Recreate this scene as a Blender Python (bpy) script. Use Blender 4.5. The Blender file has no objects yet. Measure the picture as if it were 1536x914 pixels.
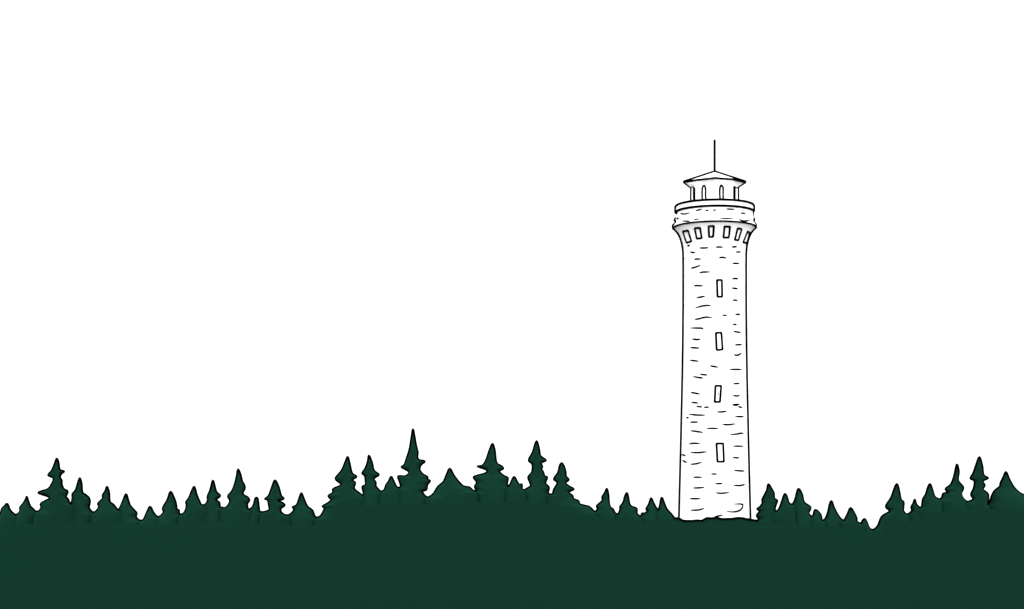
import bpy, bmesh, math, random
from mathutils import Vector, Matrix

random.seed(4)
sc = bpy.context.scene
COL = sc.collection
D = 150.0            # metres from the viewer to the tower
F = 3000.0           # focal length in picture units (1536 wide)
HX, HY = 768.0, 800.0
CAM = Vector((0, -D, 0))


# ---------------------------------------------------------------- materials
def diffuse(name, rgb, vary=0.0, scale=1.0, rough=1.0):
    m = bpy.data.materials.new(name)
    m.use_nodes = True
    nt = m.node_tree
    nt.nodes.clear()
    out = nt.nodes.new('ShaderNodeOutputMaterial')
    b = nt.nodes.new('ShaderNodeBsdfDiffuse')
    b.inputs['Roughness'].default_value = rough
    nt.links.new(b.outputs[0], out.inputs['Surface'])
    if vary:
        tc = nt.nodes.new('ShaderNodeTexCoord')
        no = nt.nodes.new('ShaderNodeTexNoise')
        no.inputs['Scale'].default_value = scale
        no.inputs['Detail'].default_value = 4
        rp = nt.nodes.new('ShaderNodeValToRGB')
        rp.color_ramp.elements[0].position = 0.3
        rp.color_ramp.elements[1].position = 0.7
        rp.color_ramp.elements[0].color = [c * (1 - vary) for c in rgb] + [1]
        rp.color_ramp.elements[1].color = [min(1, c * (1 + vary)) for c in rgb] + [1]
        nt.links.new(tc.outputs['Object'], no.inputs['Vector'])
        nt.links.new(no.outputs['Fac'], rp.inputs['Fac'])
        nt.links.new(rp.outputs['Color'], b.inputs['Color'])
    else:
        b.inputs['Color'].default_value = list(rgb) + [1]
    return m


G = (0.0064, 0.0410, 0.0257)
K_TREE, K_WOOD, K_GROUND = 0.64, 0.605, 0.605
M_NEEDLE = diffuse('needle_green', [c * K_TREE for c in G], 0.012, 2.0)
M_WOOD = diffuse('forest_green', [c * K_WOOD for c in G], 0.008, 0.4)
M_GROUND = diffuse('meadow_green', [c * K_GROUND for c in G], 0.15, 0.05)
M_BARK = diffuse('bark', (0.02, 0.016, 0.012), 0.3, 6.0)
M_INK = diffuse('black_line', (0.0004, 0.0004, 0.0004))
M_STONE = diffuse('white_masonry', (0.86, 0.86, 0.86), 0.015, 3.0)
M_PANE = diffuse('white_pane', (0.88, 0.88, 0.88), 0.01, 3.0)
M_ROOF = diffuse('white_roof', (0.86, 0.86, 0.86), 0.015, 3.0)
M_MAST = diffuse('black_mast', (0.0006, 0.0006, 0.0006), 0.2, 9.0)


# ---------------------------------------------------------------- mesh helpers
class MB:
    def __init__(self):
        self.v, self.f, self.m, self.mats = [], [], [], []

    def mi(self, mat):
        if mat not in self.mats:
            self.mats.append(mat)
        return self.mats.index(mat)

    def add(self, vs, fs, mat):
        o = len(self.v)
        k = self.mi(mat)
        self.v += [tuple(p) for p in vs]
        self.f += [tuple(i + o for i in f) for f in fs]
        self.m += [k] * len(fs)

    def tube(self, pts, r, mat, n=6, closed=False, taper=0.0):
        """a round bar along a polyline"""
        P = [Vector(p) for p in pts]
        q = [P[0]]
        for p in P[1:]:
            if (p - q[-1]).length > 1e-4:
                q.append(p)
        if closed and (q[0] - q[-1]).length < 1e-4:
            q.pop()
        P = q
        N = len(P)
        if N < 2:
            return
        T = []
        for i in range(N):
            a = P[i - 1] if (i or closed) else P[0]
            b = P[(i + 1) % N] if (i < N - 1 or closed) else P[N - 1]
            t = b - a
            T.append(t.normalized() if t.length > 1e-9 else Vector((0, 0, 1)))
        ref = Vector((0, 0, 1)) if abs(T[0].z) < 0.9 else Vector((0, 1, 0))
        u = T[0].cross(ref).normalized()
        vs, fs = [], []
        for i in range(N):
            u = (u - T[i] * u.dot(T[i]))
            u = u.normalized() if u.length > 1e-6 else T[i].orthogonal().normalized()
            w = T[i].cross(u)
            rr = r
            if taper and not closed:
                s = i / (N - 1)
                rr = r * (taper + (1 - taper) * min(1, 4 * min(s, 1 - s)))
            for k in range(n):
                a = 2 * math.pi * k / n
                vs.append(P[i] + (u * math.cos(a) + w * math.sin(a)) * rr)
        M = N if closed else N - 1
        for i in range(M):
            for k in range(n):
                a, b = i * n + k, i * n + (k + 1) % n
                c, d = ((i + 1) % N) * n + (k + 1) % n, ((i + 1) % N) * n + k
                fs.append((a, b, c, d))
        if not closed:
            # rounded pen-stroke ends
            for e, sgn in ((0, -1), (N - 1, 1)):
                c = len(vs)
                rad = (Vector(vs[e * n]) - P[e]).length
                vs.append(P[e] + T[e] * sgn * rad * 0.8)
                for k in range(n):
                    a, b = e * n + k, e * n + (k + 1) % n
                    fs.append((b, a, c) if sgn < 0 else (a, b, c))
        self.add(vs, fs, mat)

    def rev(self, prof, mat, n=96, sy=1.0, cap=True):
        """surface of revolution from (r, z) pairs"""
        vs, fs = [], []
        for r, z in prof:
            for k in range(n):
                a = 2 * math.pi * k / n
                vs.append((r * math.cos(a), r * math.sin(a) * sy, z))
        for i in range(len(prof) - 1):
            for k in range(n):
                fs.append((i * n + k, i * n + (k + 1) % n, (i + 1) * n + (k + 1) % n, (i + 1) * n + k))
        if cap:
            fs.append(tuple(range(n - 1, -1, -1)))
            o = (len(prof) - 1) * n
            fs.append(tuple(o + k for k in range(n)))
        self.add(vs, fs, mat)

    def build(self, name, parent=None, smooth=False, fix=True):
        me = bpy.data.meshes.new(name)
        me.from_pydata(self.v, [], self.f)
        for m in self.mats:
            me.materials.append(m)
        me.polygons.foreach_set('material_index', self.m)
        me.update()
        if fix:
            bm = bmesh.new()
            bm.from_mesh(me)
            bmesh.ops.recalc_face_normals(bm, faces=bm.faces)
            bm.to_mesh(me)
            bm.free()
        if smooth:
            me.polygons.foreach_set('use_smooth', [True] * len(me.polygons))
        o = bpy.data.objects.new(name, me)
        COL.objects.link(o)
        if parent:
            o.parent = parent
        return o


def empty(name, loc, rz=0.0):
    o = bpy.data.objects.new(name, None)
    COL.objects.link(o)
    o.location = loc
    o.rotation_euler = (0, 0, rz)
    o.empty_display_size = 0.5
    return o


def tag(o, label=None, cat=None, group=None, kind=None):
    if label:
        o['label'] = label
    if cat:
        o['category'] = cat
    if group:
        o['group'] = group
    if kind:
        o['kind'] = kind
    return o


def catmull(P, sub=4):
    """centripetal spline through hand-drawn points"""
    P = [Vector(p) for p in P]
    Q = [P[0] * 2 - P[1]] + P + [P[-1] * 2 - P[-2]]
    out = []
    for i in range(1, len(Q) - 2):
        p0, p1, p2, p3 = Q[i - 1:i + 3]
        t0 = 0.0
        t1 = t0 + max((p1 - p0).length, 1e-6) ** .5
        t2 = t1 + max((p2 - p1).length, 1e-6) ** .5
        t3 = t2 + max((p3 - p2).length, 1e-6) ** .5
        for s in range(sub):
            t = t1 + (t2 - t1) * s / sub
            a1 = p0 * ((t1 - t) / (t1 - t0)) + p1 * ((t - t0) / (t1 - t0))
            a2 = p1 * ((t2 - t) / (t2 - t1)) + p2 * ((t - t1) / (t2 - t1))
            a3 = p2 * ((t3 - t) / (t3 - t2)) + p3 * ((t - t2) / (t3 - t2))
            b1 = a1 * ((t2 - t) / (t2 - t0)) + a2 * ((t - t0) / (t2 - t0))
            b2 = a2 * ((t3 - t) / (t3 - t1)) + a3 * ((t - t1) / (t3 - t1))
            out.append(b1 * ((t2 - t) / (t2 - t1)) + b2 * ((t - t1) / (t2 - t1)))
    out.append(P[-1])
    return out


def resample(P, n):
    L = [0.0]
    for a, b in zip(P, P[1:]):
        L.append(L[-1] + (b - a).length)
    out, j = [], 0
    for i in range(n):
        s = L[-1] * i / (n - 1)
        while j < len(P) - 2 and L[j + 1] < s:
            j += 1
        d = L[j + 1] - L[j]
        out.append(P[j].lerp(P[j + 1], (s - L[j]) / d if d > 1e-9 else 0))
    return out


# ---------------------------------------------------------------- terrain
def sm(a, b, x):
    t = max(0.0, min(1.0, (x - a) / (b - a)))
    return t * t * (3 - 2 * t)


GROUND_Z = -1.2      # the level hilltop the trees and the tower stand on


def ground_h(x, y):
    h = -1.7 - 8.3 * sm(-149, -128, y)
    h += (10.0 + GROUND_Z) * sm(-8.6, -4.5, y)
    h -= 12.0 * sm(22, 140, y)
    h += 0.25 * math.sin(x * .021 + 1.3) * math.sin(y * .017) * sm(30, 90, abs(y + 60) + abs(x) * .2)
    if y > -4.5 and y < 22 and abs(x) < 70:
        h = GROUND_Z
    return h


ys = [-600, -400, -300, -230, -190, -165] + list(range(-155, -124, 2)) + list(range(-120, -24, 8)) + \
     [-22, -19, -16, -13, -10, -8.6, -7.6, -6.6, -5.6, -4.5, -3, 2, 8, 14, 22, 30, 45, 60, 80, 100, 140, 200, 300, 500, 900, 1600, 3000]
xs = [-3000, -1600, -900, -500, -300, -200, -140, -100] + list(range(-80, 81, 8)) + [100, 140, 200, 300, 500, 900, 1600, 3000]
gm = MB()
gv = [(x, y, ground_h(x, y)) for y in ys for x in xs]
W = len(xs)
gf = [(j * W + i, j * W + i + 1, (j + 1) * W + i + 1, (j + 1) * W + i) for j in range(len(ys) - 1) for i in range(W - 1)]
gm.add(gv, gf, M_GROUND)
ground = gm.build('ground', smooth=True)
tag(ground, kind='structure')


# ---------------------------------------------------------------- front mass of the wood
YC = -7.0            # the crest of the front mass


def pw(px, py, Y):
    """point of the standing plane y = Y seen at this place in the drawing"""
    k = (D + Y) / F
    return Vector(((px - HX) * k, Y, (HY - py) * k))


BASE = [(1010.5, 777.4), (1014, 777.3), (1018.8, 777.9), (1024.9, 780.9), (1035.6, 781.4), (1046, 780.6),
        (1052.5, 780.9), (1060, 777.2), (1068, 777.4), (1074, 776.3), (1081.6, 778.3), (1097, 778.2),
        (1109, 776.8), (1124.4, 779.4), (1135.2, 780.9), (1137, 780.6)]
CREST = [(-500, 792), (-60, 790), (100, 784), (212, 787), (340, 782), (475, 787), (510, 775), (543, 760), (640, 756), (760, 752),
         (830, 756), (891, 774), (960, 782), (990, 780)] + BASE + \
        [(1160, 784), (1240, 789), (1290, 794), (1311, 799), (1332, 792), (1361, 782), (1410, 768), (1600, 762), (2050, 770)]
crest = [pw(x, y, YC) for x, y in CREST]
crest_s = resample(catmull(crest, 4), 400)
fm = MB()
prof_n = 10
vs, fs = [], []
for i, c in enumerate(crest_s):
    cz = c.z - 0.05
    zb = -10.4
    col = [(c.x, YC + 2.2, GROUND_Z - 0.3), (c.x, YC + 1.5, min(cz - .35, cz * .55 - .4)), (c.x, YC + .5, cz - .07), (c.x, YC + .05, cz)]
    for k in range(1, prof_n + 1):
        t = k / prof_n
        col.append((c.x, YC + .05 - 3.9 * t, cz + (zb - cz) * t))
    vs += col
R = 4 + prof_n
for i in range(len(crest_s) - 1):
    for k in range(R - 1):
        fs.append((i * R + k, i * R + k + 1, (i + 1) * R + k + 1, (i + 1) * R + k))
fs.append(tuple(range(R)))
fs.append(tuple((len(crest_s) - 1) * R + k for k in reversed(range(R))))
for i in range(len(crest_s) - 1):
    fs.append((i * R, (i + 1) * R, (i + 1) * R + R - 1, i * R + R - 1))
fm.add(vs, fs, M_WOOD)
fm.tube(catmull([pw(x, y, YC) for x, y in BASE], 4), 0.084, M_INK)
wood = fm.build('forest')
tag(wood, 'solid dark green mass of forest filling the foreground below the tree tops', 'forest', kind='stuff')
for p in wood.data.polygons:
    p.use_smooth = p.material_index == 1


# ---------------------------------------------------------------- conifers along the ridge
A = (0, 670, 7.03)
B = (190, 670, 7.03)
C_ = (380, 670, 7.03)
E = (560, 630, 7.03)
H = (700, 650, 7.03)
I = (860, 670, 7.03)
J = (1110, 680, 6.982)
K = (1290, 670, 6.244)
TREES = [
 (A, [(-60,775),(-45,770),(0,722),(22,655),(45,632),(72,603),(86,618),(98,655),(115,680),(140,705),(165,722)],
  'small low conifer cut off by the left edge of the picture'),
 (A, [(165,722),(195,705),(215,675),(210,650),(245,600),(270,560),(282,527),(295,565),(320,630),(350,658),(370,680),(387,685)],
  'small plain conifer between the left picture edge and the ragged fir with a jutting branch'),
 (A, [(387,685),(410,680),(435,648),(430,605),(475,575),(530,543),(500,525),(402,488),(440,470),(510,445),(540,405),(565,335),(508,303),(545,255),(570,200),(600,125),(618,175),(632,245),(677,262),(650,285),(632,320),(652,360),(650,385),(670,445),(712,470),(708,500),(695,525),(720,560),(735,598),(752,608)],
  'tall ragged fir near the left picture edge with a long branch jutting left'),
 (A, [(752,608),(765,545),(765,500),(795,465),(820,390),(842,332),(860,390),(872,488),(910,515),(940,545),(948,590),(938,640),(960,680),(990,697)],
  'conifer with a rounded right shoulder, immediately right of the tall ragged left fir'),
 (A, [(990,697),(1020,675),(1045,630),(1032,605),(1085,545),(1082,515),(1110,470),(1128,422),(1150,480),(1160,585),(1195,610),(1230,655),(1250,670)],
  'conifer with toothed left side, second to the right of the tall ragged left fir'),
 (A, [(1250,670),(1268,640),(1290,590),(1330,500),(1350,555),(1372,620),(1410,665),(1441,702),(1434,742),(1461,772),(1491,783)],
  'conifer sloping down rightward into the notch beside the tiny lowest left conifer'),
 (B, [(155,783),(178,770),(215,690),(247,633),(280,690),(310,730),(335,745)],
  'tiny smooth triangular conifer, lowest tree top of the left half'),
 (B, [(335,745),(375,715),(390,685),(380,655),(430,560),(463,475),(500,540),(520,600),(532,665),(550,670),(555,710),(568,718)],
  'pointed conifer with a small right step, immediately right of the tiny lowest left conifer'),
 (B, [(568,718),(600,705),(622,670),(632,610),(625,590),(655,545),(690,460),(712,422),(740,510),(765,570),(785,610),(810,620)],
  'conifer with smooth right side, second to the right of the tiny lowest left conifer'),
 (B, [(810,620),(840,600),(855,560),(852,530),(880,460),(910,355),(930,420),(948,480),(988,520),(943,562),(978,590),(985,635),(1015,645)],
  'slim conifer with one hooked right branch, left of the tall scalloped conifer'),
 (B, [(1015,645),(1045,645),(1090,575),(1068,525),(1110,470),(1140,395),(1160,310),(1175,238),(1200,290),(1220,370),(1245,415),(1242,455),(1225,485),(1240,515),(1270,530),(1295,565),(1272,605),(1278,655),(1288,665)],
  'tall conifer with curved left side and scalloped right side, beside a thin small spike'),
 (B, [(1288,665),(1320,645),(1340,610),(1355,550),(1366,538),(1380,545),(1393,630),(1405,685),(1430,690)],
  'thin small blunt spike between the scalloped conifer and one with forked right branches'),
 (C_, [(94,690),(120,688),(170,665),(165,630),(148,560),(122,555),(160,520),(195,430),(228,355),(255,395),(275,450),(295,520),(322,550),(260,573),(300,590),(332,618),(290,655),(290,685),(325,718),(360,724)],
  'conifer with two forked barbs on its right and a narrowed foot'),
 (C_, [(360,724),(380,718),(422,680),(425,650),(412,640),(455,618),(485,540),(507,490),(530,540),(570,630),(625,675),(645,730),(668,750)],
  'low conifer in front of the long stepped flank of the central high trees'),
 (C_, [(668,750),(700,738),(730,700),(748,640),(725,635),(820,565),(790,522),(840,485),(838,450),(925,403),(865,340),(905,285),(935,245),(970,160),(995,107),(1015,170),(1030,240),(1045,285),(1090,318),(1040,355),(1075,380),(1062,440),(1110,485),(1150,515)],
  'big conifer with a long stepped left flank, first of the high central trees'),
 (C_, [(1150,515),(1163,505),(1150,420),(1180,408),(1182,350),(1172,305),(1147,285),(1180,230),(1205,160),(1218,92),(1250,160),(1275,255),(1325,297),(1272,340),(1292,380),(1290,410),(1310,440),(1340,470),(1358,472)],
  'slim column-like conifer with an arrowhead top, right of the stepped-flank conifer'),
 (E, [(95,752),(115,738),(135,685),(160,650),(188,597),(215,645),(245,705),(268,717)],
  'small plain triangular conifer squeezed against the left side of the tallest conifer'),
 (E, [(268,717),(288,705),(275,650),(260,595),(340,592),(378,555),(350,530),(295,498),(325,475),(345,420),(380,310),(400,190),(418,95),(435,170),(450,260),(470,350),(465,390),(480,420),(545,437),(500,480),(490,525),(520,570),(575,605),(565,625),(600,642),(570,685),(560,738),(518,755),(545,800),(570,818)],
  'tallest of all the conifers, a sharp spire with ragged tiers'),
 (E, [(570,818),(600,805),(635,775),(680,705),(740,650),(770,580),(806,512),(850,585),(900,650),(950,698),(1015,712),(1045,740),(1075,750)],
  'broad smooth tent-shaped conifer immediately right of the tallest conifer'),
 (E, [(1075,750),(1090,745),(1068,705),(1090,660),(1055,605),(1100,585),(1185,560),(1203,540),(1170,518),(1095,490),(1150,480),(1185,430),(1220,330),(1257,250),(1280,310),(1305,460),(1350,485),(1372,515),(1328,540),(1370,585),(1400,600),(1419,611),(1412,680),(1424,706)],
  'wide high conifer with a sharp left barb, right of the broad tent-shaped conifer'),
 (H, [(440,565),(455,545),(500,458),(535,515),(555,542),(582,538),(585,590),(605,600)],
  'small triangular conifer with a stubby right step between two high central trees'),
 (H, [(605,600),(675,553),(665,520),(648,460),(685,415),(690,325),(653,290),(695,200),(737,80),(765,165),(780,240),(838,288),(785,315),(800,355),(790,375),(808,410),(825,455),(850,462),(832,530),(868,570),(860,635),(885,645)],
  'second tallest conifer, arrowhead top on a narrow ragged column, left of the round-topped conifer'),
 (H, [(885,645),(903,642),(920,590),(955,520),(918,485),(960,420),(985,330),(1003,315),(1025,345),(1045,410),(1048,455),(1078,490),(1043,525),(1090,565),(1132,590),(1075,625),(1118,660),(1125,690),(1180,715),(1190,745),(1240,762),(1290,775),(1345,825)],
  'round-topped conifer ending the high central trees, its right flank stepping far down'),
 (I, [(220,685),(238,682),(255,650),(245,630),(308,565),(303,535),(330,490),(353,443),(368,490),(378,600),(390,640),(418,660),(440,700),(470,717)],
  'highest of the four small conifers between the central trees and the tower'),
 (I, [(470,717),(480,700),(495,650),(490,640),(525,590),(545,520),(564,488),(578,525),(595,610),(615,632),(668,655),(670,705),(700,735)],
  'small conifer with a flat right shoulder, second highest of the four left of the tower'),
 (I, [(700,735),(715,730),(725,705),(750,705),(780,680),(768,660),(795,610),(820,543),(840,580),(870,640),(900,673)],
  'small conifer with a toothed left foot, second to the left from the tower'),
 (I, [(900,673),(912,630),(932,537),(955,590),(985,660),(1030,710),(1065,755)],
  'small narrow conifer nearest the tower on its left, its flank reaching the tower foot'),
 (J, [(175,708),(195,690),(175,655),(205,605),(180,585),(210,560),(235,520),(232,490),(255,440),(280,390),(297,323),(330,370),(355,420),(360,475),(390,495),(380,530),(365,580),(372,610)],
  'ragged-sided conifer nearest the tower on its right'),
 (J, [(372,610),(385,608),(410,580),(440,500),(470,425),(490,450),(515,525),(550,538)],
  'blunt-tipped conifer between the ragged one by the tower and a sharper one'),
 (J, [(550,538),(575,490),(612,370),(650,430),(672,515),(740,568),(718,630),(750,665)],
  'sharp conifer with a right shelf branch, third to the right of the tower'),
 (J, [(750,665),(765,655),(787,592),(845,645),(858,705),(870,705)],
  'tiny lopsided conifer between the one with the shelf branch and a bell-shaped one'),
 (J, [(870,705),(890,690),(920,620),(940,530),(957,500),(985,570),(1030,655),(1060,690),(1090,708)],
  'smooth bell-shaped conifer, midway between the tower and the deepest dip'),
 (J, [(1090,708),(1125,640),(1158,573),(1195,625),(1220,680),(1225,718),(1270,738)],
  'plain triangular conifer between the bell-shaped one and the tiny bump by the dip'),
 (J, [(1270,738),(1285,705),(1305,690),(1325,720),(1345,770),(1365,797),(1400,803)],
  'tiniest and lowest conifer tip, on the left brink of the deepest dip'),
 (K, [(130,780),(165,745),(205,655),(275,610),(278,600),(242,565),(290,480),(345,348),(370,430),(385,500),(408,520),(405,600),(430,632),(443,635)],
  'conifer with a hooked left skirt rising on the right brink of the deepest dip'),
 (K, [(443,635),(470,620),(488,600),(480,570),(500,530),(512,495),(530,545),(560,572)],
  'small thin spike between two larger conifers right of the deepest dip'),
 (K, [(560,572),(575,570),(590,490),(615,450),(635,385),(655,350),(675,395),(700,470),(740,495)],
  'conifer with a smooth right side, between the small spike and a flared spire'),
 (K, [(740,495),(765,480),(780,440),(825,430),(800,400),(850,355),(880,280),(908,165),(925,230),(920,320),(968,385),(948,440),(965,485),(1005,520)],
  'thin spire flaring into a wide left skirt, left of the highest right-hand conifer'),
 (K, [(1005,520),(1060,493),(1040,450),(1065,390),(1070,320),(1035,300),(1060,250),(1090,165),(1118,97),(1145,180),(1160,270),(1200,295),(1150,325),(1168,365),(1150,400),(1185,430),(1200,450),(1195,545)],
  'highest conifer right of the tower, arrowhead top on a narrow column'),
 (K, [(1195,545),(1215,525),(1235,460),(1260,415),(1310,372),(1315,345),(1345,280),(1366,237),(1400,310),(1440,380),(1490,430),(1536,455),(1600,500)],
  'broad smooth conifer cut off by the right edge of the picture'),
]
DEPTH = [0.0, 1.1, -0.8, 0.9, -0.3, 1.3, 0.2, 0.8, -0.5, 1.0]
NR, NA = 110, 36


def inset(P, d):
    out = []
    n = len(P)
    for i, p in enumerate(P):
        t = (P[min(n - 1, i + 1)] - P[max(0, i - 1)])
        if t.length < 1e-9:
            out.append(p.copy())
            continue
        t.normalize()
        out.append(Vector((max(0.0, p[0] + t[1] * d), p[1] - t[0] * d)))
    return out


for n, ((ox, oy, s), pts, label) in enumerate(TREES):
    Y = DEPTH[n % len(DEPTH)]
    P = [pw(ox + x / s, oy + y / s, Y) for x, y in pts]
    ip = max(range(len(P)), key=lambda i: P[i].z)
    ax = P[ip].x
    L2 = [Vector((ax - p.x, p.z - GROUND_Z)) for p in P[:ip + 1]][::-1]
    R2 = [Vector((p.x - ax, p.z - GROUND_Z)) for p in P[ip:]]
    # one spline through both sides so the tip stays rounded like a pen stroke
    full = catmull([Vector((-p[0], p[1])) for p in L2[::-1]] + R2[1:], 4)
    kt = (len(L2) - 1) * 4
    Ls = [Vector((max(0, -p[0]), p[1])) for p in full[:kt + 1]][::-1]
    Rs = [Vector((max(0, p[0]), p[1])) for p in full[kt:]]
    zlow = 0.35
    chains = []
    for S in (Ls, Rs):
        e = S[-1]
        S = S + [Vector((e[0] + .16, e[1] - .10)), Vector((e[0] + .22, max(e[1] - .35, zlow + .3))), Vector((e[0] + .30, (e[1] + zlow) / 2)),
                 Vector((e[0] + .32, zlow)), Vector((max(.12, e[0] * .4), zlow + .12))]
        S = inset(resample(S, NR), 0.05)
        S[0] = Vector((0, S[0][1] - 0.09))
        chains.append(S)
    Lc, Rc = chains
    zv = max(Ls[-1][1], Rs[-1][1]) + .5      # where the crown joins its neighbours
    root = empty('conifer_tree', (ax, Y, GROUND_Z))
    tag(root, label, 'tree', 'conifers along the ridge')
    mb = MB()
    vs, fs = [], []
    ph = random.uniform(0, 6.28)
    # the branches are deepest at the two drawn sides; between them the crown is a plainer cone
    mean = [(p + q) / 2 for p, q in zip(Lc, Rc)]
    cone = []
    for i in range(NR):
        wn = min(16, i, NR - 1 - i)
        seg = mean[i - wn:i + wn + 1]
        cone.append(sum(seg, Vector((0, 0))) / len(seg))
    for i in range(NR):
        for k in range(NA):
            a = 2 * math.pi * k / NA
            c = math.cos(a)
            side = Rc[i] if c >= 0 else Lc[i]
            w = min(1.0, max(0.0, (abs(c) - .15) / .8))
            w = w * w * (3 - 2 * w)
            q = cone[i] * (1 - w) + side * w
            lob = 1 + .04 * math.sin(a) ** 2 * math.sin(5 * a + ph + i * .3)
            # the lowest boughs spread forward and back and meet those of the neighbours
            t = max(0.0, min(1.0, (zv + .4 - q[1]) / 2.8))
            dep = q[0] * .75 * lob
            dep += t * max(0.0, 1.45 + Y * .8 - dep) * min(1.0, q[0] / .3)
            vs.append((q[0] * c, dep * math.sin(a), q[1]))
    for i in range(NR - 1):
        for k in range(NA):
            fs.append((i * NA + k, (i + 1) * NA + k, (i + 1) * NA + (k + 1) % NA, i * NA + (k + 1) % NA))
    fs.append(tuple(range(NA)))
    fs.append(tuple((NR - 1) * NA + k for k in reversed(range(NA))))
    mb.add(vs, fs, M_NEEDLE)
    mb.tube([(p[0], 0, p[1]) for p in full], 0.095, M_INK)
    crown = mb.build('crown', root, smooth=True)
    tb = MB()
    top = P[ip].z - GROUND_Z
    tb.rev([(.20, -.25), (.17, .1), (.13, .9), (.05, top * .55)], M_BARK, 12)
    tb.build('trunk', root, smooth=True)


# ---------------------------------------------------------------- the lookout tower
TX = (1071.9 - HX) / F * D
TD = math.hypot(TX, D)
RZ = -math.atan2(TX, D)
PXM = F * (1 + (TX / D) ** 2) / TD
tower = empty('lookout_tower', (TX, 0, GROUND_Z), RZ)
tag(tower, 'tall white stone lookout tower with flared gallery, small pavilion, low pointed roof and mast', 'tower')
TM = Matrix.Translation((TX, 0, GROUND_Z)) @ Matrix.Rotation(RZ, 4, 'Z')
TI = TM.inverted()
LR = 0.108           # half the width of a drawn line


def tz(py):
    return (HY - py) / F * D - GROUND_Z


def tr(w):
    return w / PXM


SHAFT = [(-0.2, tr(55.5))] + [(tz(y), tr(w)) for y, w in
         [(778, 53.2), (715, 51.6), (650, 50.0), (600, 48.9), (560, 48.0), (520, 47.4), (460, 46.8), (400, 46.7), (380, 47.0), (372, 47.6)]]
CORB = [(tz(y), tr(w)) for y, w in [(372, 47.6), (363, 49.4), (356, 51.6), (350.5, 54.3), (346.5, 57.3), (343.5, 60.4), (341.3, 62.6)]]
DRUM = [(tz(y), tr(w)) for y, w in [(341.3, 62.6), (338.5, 62.6), (336, 60.6), (334, 58.4), (330.5, 59.0), (328, 59.8), (325.5, 58.6), (318, 58.2)]]
COPE = [(tz(y), tr(w)) for y, w in [(318, 58.8), (309, 58.8)]]
PROF = SHAFT + CORB[1:] + DRUM[1:] + [(COPE[1][0], COPE[1][1])]


def rad(z):
    for (z0, r0), (z1, r1) in zip(PROF, PROF[1:]):
        if z0 <= z <= z1:
            return r0 + (r1 - r0) * (z - z0) / max(1e-9, z1 - z0)
    return PROF[-1][1] if z > PROF[-1][0] else PROF[0][1]


def on_tower(px, py, lift=0.0, radius=None, sy=1.0):
    """where the drawn mark lies on the round masonry (tower's own coordinates)"""
    o = TI @ CAM
    d = (TI.to_3x3() @ Vector(((px - HX) / F, 1, (HY - py) / F))).normalized()
    z = tz(py)
    for _ in range(40):
        r = (radius if radius else rad(z) - 0.055) + lift
        a = d.x ** 2 + (d.y / sy) ** 2
        b = 2 * (o.x * d.x + o.y * d.y / sy ** 2)
        c = o.x ** 2 + (o.y / sy) ** 2 - r * r
        disc = b * b - 4 * a * c
        t = (-b - math.sqrt(disc)) / (2 * a) if disc > 0 else -b / (2 * a)
        p = o + d * t
        z += .6 * (p.z - z)
    return p


def side_lines(mb, prof):
    for sg in (-1, 1):
        mb.tube([(sg * r, 0, z) for z, r in prof], LR, M_INK, 8)


def ring(mb, z, r, lr=0.084):
    mb.tube([(r * math.cos(a), r * math.sin(a), z) for a in [2 * math.pi * k / 120 for k in range(120)]], lr, M_INK, 8, closed=True)


def body(prof):
    return [(r - 0.055, z) for z, r in prof]


R3, R4, R5, R6, RT = (1005, 360, 8.31), (1005, 460, 8.31), (1005, 560, 8.31), (1005, 650, 6.526), (1000, 250, 7.03)
DASH = [
 (R3, [[(220,75),(248,70)],[(370,100),(435,101),(475,97)],[(570,90),(615,89),(655,90)],[(770,88),(830,85)],[(255,152),(312,158)],[(825,152),(878,149)],
       [(305,241),(385,237)],[(612,224),(650,217),(702,228)],[(780,294),(820,292),(860,296)],[(265,353),(300,345),(378,318)],[(370,410),(420,401),(495,399)],
       [(775,487),(810,481),(848,485)],[(300,571),(350,570),(408,573)],[(770,600),(842,608)],[(332,722),(385,712),(435,701)],[(782,750),(840,754)],
       [(320,848),(400,825),(450,818),(508,817)]]),
 (R4, [[(655,108),(708,110)],[(815,102),(845,96),(872,102)],[(310,158),(350,155),(440,133),(520,137)],[(782,220),(830,226)],[(262,267),(395,270),(415,277)],
       [(793,310),(882,325)],[(278,405),(340,411),(378,408)],[(812,478),(893,473)],[(255,511),(365,517)],[(797,600),(840,607),(890,580)],[(252,668),(355,682)],
       [(497,738),(595,755)],[(745,783),(890,783)],[(375,842),(465,854)],[(292,873),(370,886),(410,891)]]),
 (R5, [[(792,130),(865,127)],[(262,238),(310,247),(370,259)],[(785,277),(830,283),(868,278)],[(270,362),(352,371)],[(332,412),(402,420)],[(425,425),(485,422)],
       [(780,390),(865,388)],[(790,400),(840,400)],[(850,417),(898,427)],[(588,482),(650,482),(705,473)],[(242,510),(350,521),(435,522)],[(815,539),(915,542)],[(207,553),(232,554)],
       [(255,610),(350,608)],[(655,635),(720,642),(812,631)],[(462,687),(595,688)],[(258,716),(330,725),(410,738)],[(755,766),(830,758),(880,748),(915,749)],
       [(240,879),(300,873),(370,876)]]),
 (R6, [[(620,126),(715,127)],[(205,189),(290,189),(357,181)],[(118,208),(152,220)],[(125,265),(163,288)],[(615,238),(678,242)],[(205,304),(250,300),(310,285)],
       [(628,364),(727,371)],[(405,398),(458,400)],[(230,431),(312,431)],[(445,494),(512,492)],[(625,511),(690,511),(730,502)],[(228,536),(335,531)],
       [(450,583),(500,588),(577,580)],[(197,641),(297,640)],[(632,693),(690,693),(712,703),(690,750),(625,770),(560,766)],[(205,753),(285,750),(335,735)],[(440,816),(515,800)]]),
]
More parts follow.
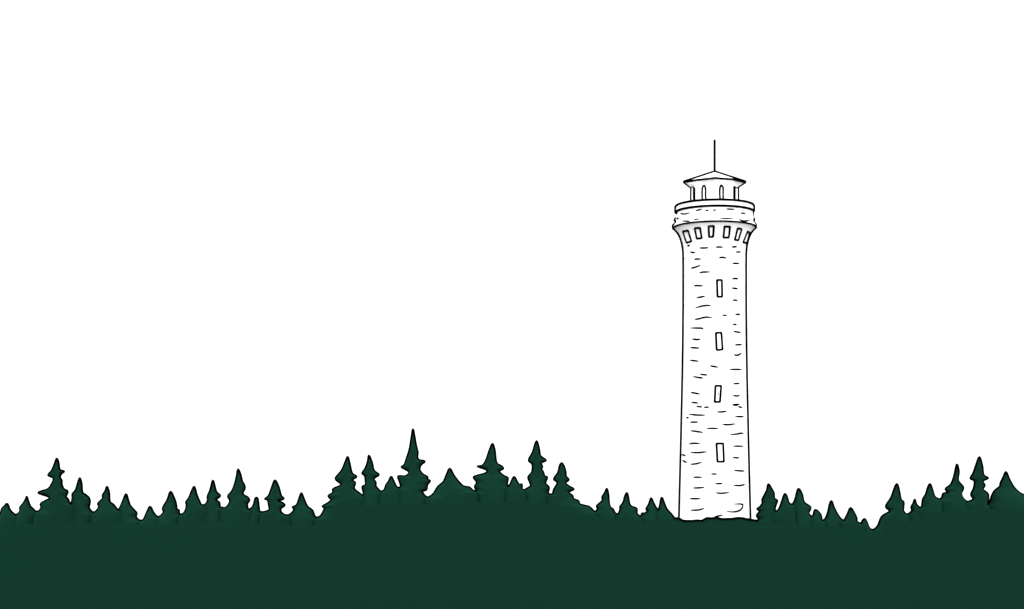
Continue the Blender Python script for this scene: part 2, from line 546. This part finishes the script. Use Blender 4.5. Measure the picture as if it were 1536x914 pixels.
DASH_TOP = [[(148,490),(175,502),(250,488)],[(308,465),(370,450)],[(412,464),(440,462)],[(490,462),(520,457)],[(628,448),(712,452)],[(780,490),(828,494)],
            [(163,575),(245,575)],[(287,563),(350,552)],[(565,545),(620,549),(700,551)],[(762,552),(780,565),(830,574),(880,562)],[(104,545),(128,548)],[(98,495),(115,490)]]


def stroke(mb, ref, pl, r=0.076, lift=0.004):
    ox, oy, s = ref
    P = [on_tower(ox + x / s, oy + y / s, lift) for x, y in (catmull([Vector(p) for p in pl], 4) if len(pl) > 2 else
         [Vector(pl[0]).lerp(Vector(pl[1]), t / 5) for t in range(6)])]
    mb.tube(P, r, M_INK, 6, taper=.55)


def around(mb, z0, z1, count, rng):
    """the same mason's joints on the sides of the tower turned away from the viewer"""
    for _ in range(count):
        a0 = rng.uniform(math.radians(8), math.radians(172))
        z = rng.uniform(z0, z1)
        w = rng.uniform(.2, .75) / rad(z)
        mb.tube([((rad(z) - .051) * math.cos(a0 + w * t / 5), (rad(z) - .051) * math.sin(a0 + w * t / 5), z + .03 * math.sin(t)) for t in range(6)],
                0.06, M_INK, 6, taper=.55)


rng = random.Random(11)
mb = MB()
mb.rev(body(SHAFT), M_STONE, 96)
side_lines(mb, SHAFT)
for ref, ls in DASH:
    for pl in ls:
        stroke(mb, ref, pl)
around(mb, 1.5, tz(385), 70, rng)
mb.build('shaft', tower, smooth=False)


def quad_frame(mb, q, lift=.012, r=.084):
    pts = []
    for i in range(4):
        a, b = q[i], q[(i + 1) % 4]
        for t in range(6):
            pts.append(on_tower(a[0] + (b[0] - a[0]) * t / 6, a[1] + (b[1] - a[1]) * t / 6, lift))
    # straight bars with square corners
    for i in range(4):
        mb.tube(pts[i * 6:i * 6 + 6] + [pts[(i * 6 + 6) % 24]], r, M_INK, 6)


def quad_panel(mb, q, mat, lift=.006, n=6, back=.08):
    fr, bk = [], []
    for j in range(n + 1):
        for i in range(n + 1):
            s, t = i / n, j / n
            x = (q[0][0] * (1 - s) + q[1][0] * s) * (1 - t) + (q[3][0] * (1 - s) + q[2][0] * s) * t
            y = (q[0][1] * (1 - s) + q[1][1] * s) * (1 - t) + (q[3][1] * (1 - s) + q[2][1] * s) * t
            fr.append(on_tower(x, y, lift))
            bk.append(on_tower(x, y, lift - back))
    m = n + 1
    N = m * m
    fs = [(j * m + i, j * m + i + 1, (j + 1) * m + i + 1, (j + 1) * m + i) for j in range(n) for i in range(n)]
    fs += [(N + d, N + c, N + b, N + a) for a, b, c, d in [(f[0], f[1], f[2], f[3]) for f in fs]]
    edge = [i for i in range(n)] + [n + m * j for j in range(n)] + [N - 1 - i for i in range(n)] + [m * (n - j) for j in range(n)]
    for a, b in zip(edge, edge[1:] + edge[:1]):
        fs.append((a, b, N + b, N + a))
    mb.add(fr + bk, fs, mat)


def window(name, ref, zq, parent, dot=None):
    q = [(ref[0] + x / ref[2], ref[1] + y / ref[2]) for x, y in zq]
    p = MB()
    quad_panel(p, q, M_PANE)
    if dot:
        stroke(p, ref, dot, .035, .01)
    w = p.build(name, parent)
    f = MB()
    quad_frame(f, q)
    f.build('frame', w, smooth=True)
    return w


window('window', R3, [(585,500),(645,500),(650,708),(592,708)], tower)
window('window', R4, [(572,328),(640,325),(655,535),(582,543)], tower)
window('window', R5, [(567,157),(637,157),(623,357),(557,357)], tower, [(602,245),(599,272)])
window('window', R6, [(455,100),(520,100),(527,278),(465,278)], tower)

mb = MB()
mb.rev(body(CORB), M_STONE, 96)
side_lines(mb, CORB)
corb = mb.build('corbelled_flare', tower)
for zq in ([(172,685),(225,672),(262,788),(212,803)], [(297,650),(352,645),(370,755),(318,760)], [(443,630),(498,627),(490,740),(447,742)],
           [(610,632),(668,635),(655,748),(598,748)], [(748,650),(790,660),(755,778),(717,772)], [(850,686),(872,694),(840,806),(805,798)]):
    window('slot_opening', RT, zq, corb)

mb = MB()
mb.rev(body(DRUM), M_STONE, 96)
for edge_px in ([(95,470),(90,484)], [(120,530),(97,537),(82,555),(95,588),(66,610),(64,646)], [(918,468),(909,500),(908,545),(923,560),(918,586),(945,626)]):
    # weathered, uneven edge of the parapet wall
    mb.tube(catmull([Vector(((1000 + x / 7.03 - 1071.9) / PXM, 0, tz(250 + y / 7.03))) for x, y in edge_px], 4), .09, M_INK, 8)
ring(mb, DRUM[0][0], DRUM[0][1] - .05, .066)
for pl in DASH_TOP:
    stroke(mb, RT, pl, .070)
around(mb, tz(332), tz(321), 14, rng)
mb.build('parapet', tower)

mb = MB()
z0, z1, rc = COPE[0][0], COPE[1][0], COPE[0][1]
mb.rev([(rc - .45, z1 - .9), (rc - .45, z1 - .0), (rc - .05, z1), (rc - .05, z0), (rc - .3, z0 - .003)], M_STONE, 96, cap=False)
side_lines(mb, COPE)
ring(mb, z0, rc - .02)
ring(mb, z1, rc - .02)
mb.build('coping', tower)
mb = MB()
mb.rev([(rc - .47, z1 - .88), (rc - .47, z1 - .75)], M_STONE, 96)
mb.build('gallery_floor', tower)

# pavilion on the gallery
SY = .80
PR = tr(35.0)
zp0, zp1 = z1 - .75, tz(282)
mb = MB()
mb.rev([(PR - .055, zp0), (PR - .055, zp1 + .02)], M_STONE, 64, sy=SY)
for sg in (-1, 1):
    mb.tube([(sg * PR, 0, zp0), (sg * PR, 0, zp1)], LR, M_INK, 8)
pav = mb.build('pavilion', tower)


def pav_pt(px, py, lift=.012):
    return on_tower(px, py, lift, PR - .055, SY)


def arch(xl, xr, xt, ytop, ybot, xl2, xr2):
    ys_ = ytop + 4.5
    pts = [(xl2, ybot), (xl, (ys_ + ybot) / 2), (xl + .3, ys_), (xl + 1.3, ytop + 1.2), (xt, ytop), (xr - 1.0, ytop + 1.2), (xr, ys_), (xr, (ys_ + ybot) / 2), (xr2, ybot)]
    out = catmull([Vector(p) for p in pts], 3)
    p = MB()
    P = [pav_pt(a[0], a[1], .008) for a in out]
    Bk = [pav_pt(a[0], a[1], -.06) for a in out]
    n = len(P)
    fs = [tuple(range(n)), tuple(n + i for i in reversed(range(n)))] + [(i, (i + 1) % n, n + (i + 1) % n, n + i) for i in range(n)]
    p.add(P + Bk, fs, M_PANE)
    w = p.build('arched_window', pav)
    f = MB()
    f.tube([pav_pt(a[0], a[1], .014) for a in out], .076, M_INK, 6)
    f.build('frame', w, smooth=True)


arch(1053.3, 1058.4, 1056.2, 278.6, 303, 1054.0, 1059.2)
arch(1079.6, 1084.6, 1081.8, 278.2, 303, 1080.8, 1084.9)
for sg, xi, yi, yo in ((-1, 1041.4, 282.0, 279.3), (1, 1101.5, 280.3, 283.2)):
    f = MB()
    pts = [pav_pt(xi, y, .05) for y in (304, 296, 290, yi)]
    f.tube(pts, LR, M_INK, 8)
    f.tube([pts[-1], pav_pt(xi + sg * 2.4, (yi + yo) / 2, .05), (sg * PR, 0, tz(yo))], .05, M_INK, 8)
    # a shallow white pier between the two lines
    a = math.atan2(pts[-1].y / SY, pts[-1].x)
    a1 = math.pi if sg < 0 else 0.0
    if sg < 0 and a < 0:
        a += 2 * math.pi
    angs = [a + (a1 - a) * t / 5 for t in range(6)]
    inn = [((PR - .06) * math.cos(t), (PR - .06) * math.sin(t) * SY) for t in angs]
    ou = [((PR - .02) * math.cos(t), (PR - .02) * math.sin(t) * SY) for t in angs]
    poly = inn + ou[::-1]
    n = len(poly)
    zt = tz(max(yi, yo))
    f.add([(x, y, zp0) for x, y in poly] + [(x, y, zt) for x, y in poly],
          [tuple(range(n)), tuple(n + i for i in reversed(range(n)))] + [(i, (i + 1) % n, n + (i + 1) % n, n + i) for i in range(n)], M_STONE)
    f.build('pier', pav)

# octagonal roof
ER = tr(46.6)
ze, za = tz(273.6), tz(258.4)
mb = MB()
DG = 1.39 / 1.65      # the plan is a rhombus with cut sides
DGK = [DG if k % 2 else 1.0 for k in range(8)]
oct_ = [(DGK[k] * ER * math.cos(math.radians(45 * k)), DGK[k] * ER * math.sin(math.radians(45 * k)) * SY, ze + (.04 if k == 4 else -.04 if k == 0 else 0)) for k in range(8)]
inner = [((PR - .02) * math.cos(math.radians(45 * k)) , (PR - .02) * math.sin(math.radians(45 * k)) * SY, zp1) for k in range(8)]
fs = [(k, (k + 1) % 8, 16) for k in range(8)] + [(k, 8 + k, 8 + (k + 1) % 8, (k + 1) % 8) for k in range(8)] + [tuple(range(15, 7, -1))]
mb.add(oct_ + inner + [(0, 0, za)], fs, M_ROOF)
roof = mb.build('roof', tower)
mb = MB()
edge = [Vector(p) for p in oct_]
for k in range(8):
    mb.tube([edge[k], edge[(k + 1) % 8]], .08, M_INK, 8)
for k in (0, 4):
    mb.tube([edge[k] + Vector((0, 0, .05)), (0, 0, za + .05)], .095, M_INK, 8)
    mb.tube([edge[k], inner[k]], .085, M_INK, 8)
mb.build('roof_edging', roof)

mb = MB()
mb.rev([(.11, za - .05), (.09, za + .06), (.09, za + .16), (.088, tz(211)), (.03, tz(209.3))], M_MAST, 12)
mb.build('mast', tower, smooth=True)

# ---------------------------------------------------------------- light: bright white overcast
SUN_EL, SUN_AZ = 14.0, 179.0      # sun behind the viewer
world = bpy.data.worlds.new('World')
sc.world = world
world.use_nodes = True
nt = world.node_tree
nt.nodes.clear()
out = nt.nodes.new('ShaderNodeOutputWorld')
sky = nt.nodes.new('ShaderNodeTexSky')
sky.sky_type = 'NISHITA'
sky.sun_disc = False
sky.sun_elevation = math.radians(SUN_EL)
sky.sun_rotation = math.radians(SUN_AZ)
bw = nt.nodes.new('ShaderNodeRGBToBW')
b1 = nt.nodes.new('ShaderNodeBackground')
b1.inputs['Strength'].default_value = 0.05
b2 = nt.nodes.new('ShaderNodeBackground')        # the even white cloud layer
b2.inputs['Color'].default_value = (1, 1, 1, 1)
b2.inputs['Strength'].default_value = 0.42
ad = nt.nodes.new('ShaderNodeAddShader')
nt.links.new(sky.outputs[0], bw.inputs[0])
nt.links.new(bw.outputs[0], b1.inputs['Color'])
nt.links.new(b1.outputs[0], ad.inputs[0])
nt.links.new(b2.outputs[0], ad.inputs[1])
nt.links.new(ad.outputs[0], out.inputs['Surface'])

sl = bpy.data.lights.new('sun', 'SUN')
sl.energy = 3.2
sl.angle = math.radians(120)
sl.color = (1, .985, .96)
so = bpy.data.objects.new('sun', sl)
COL.objects.link(so)
az = math.radians(SUN_AZ)
dirv = Vector((math.sin(az) * math.cos(math.radians(SUN_EL)), math.cos(az) * math.cos(math.radians(SUN_EL)), math.sin(math.radians(SUN_EL))))
so.rotation_euler = dirv.to_track_quat('Z', 'Y').to_euler()
so.location = dirv * 60 + Vector((0, -60, 0))

# ---------------------------------------------------------------- camera
cd = bpy.data.cameras.new('camera')
cam = bpy.data.objects.new('camera', cd)
COL.objects.link(cam)
cam.location = CAM
cam.rotation_euler = (math.radians(90), 0, 0)
cd.sensor_width = 36
cd.lens = 36 * F / 1536
cd.shift_y = (HY - 457) / 1536
cd.clip_start = 0.5
cd.clip_end = 6000
sc.camera = cam

vs_ = sc.view_settings
vs_.view_transform = 'Standard'
vs_.look = 'None'
vs_.gamma = 1
vs_.use_curve_mapping = False
vs_.exposure = 1.05
sc.render.resolution_x, sc.render.resolution_y = 1024, 609
sc.cycles.max_bounces = 6
sc.cycles.use_denoising = True
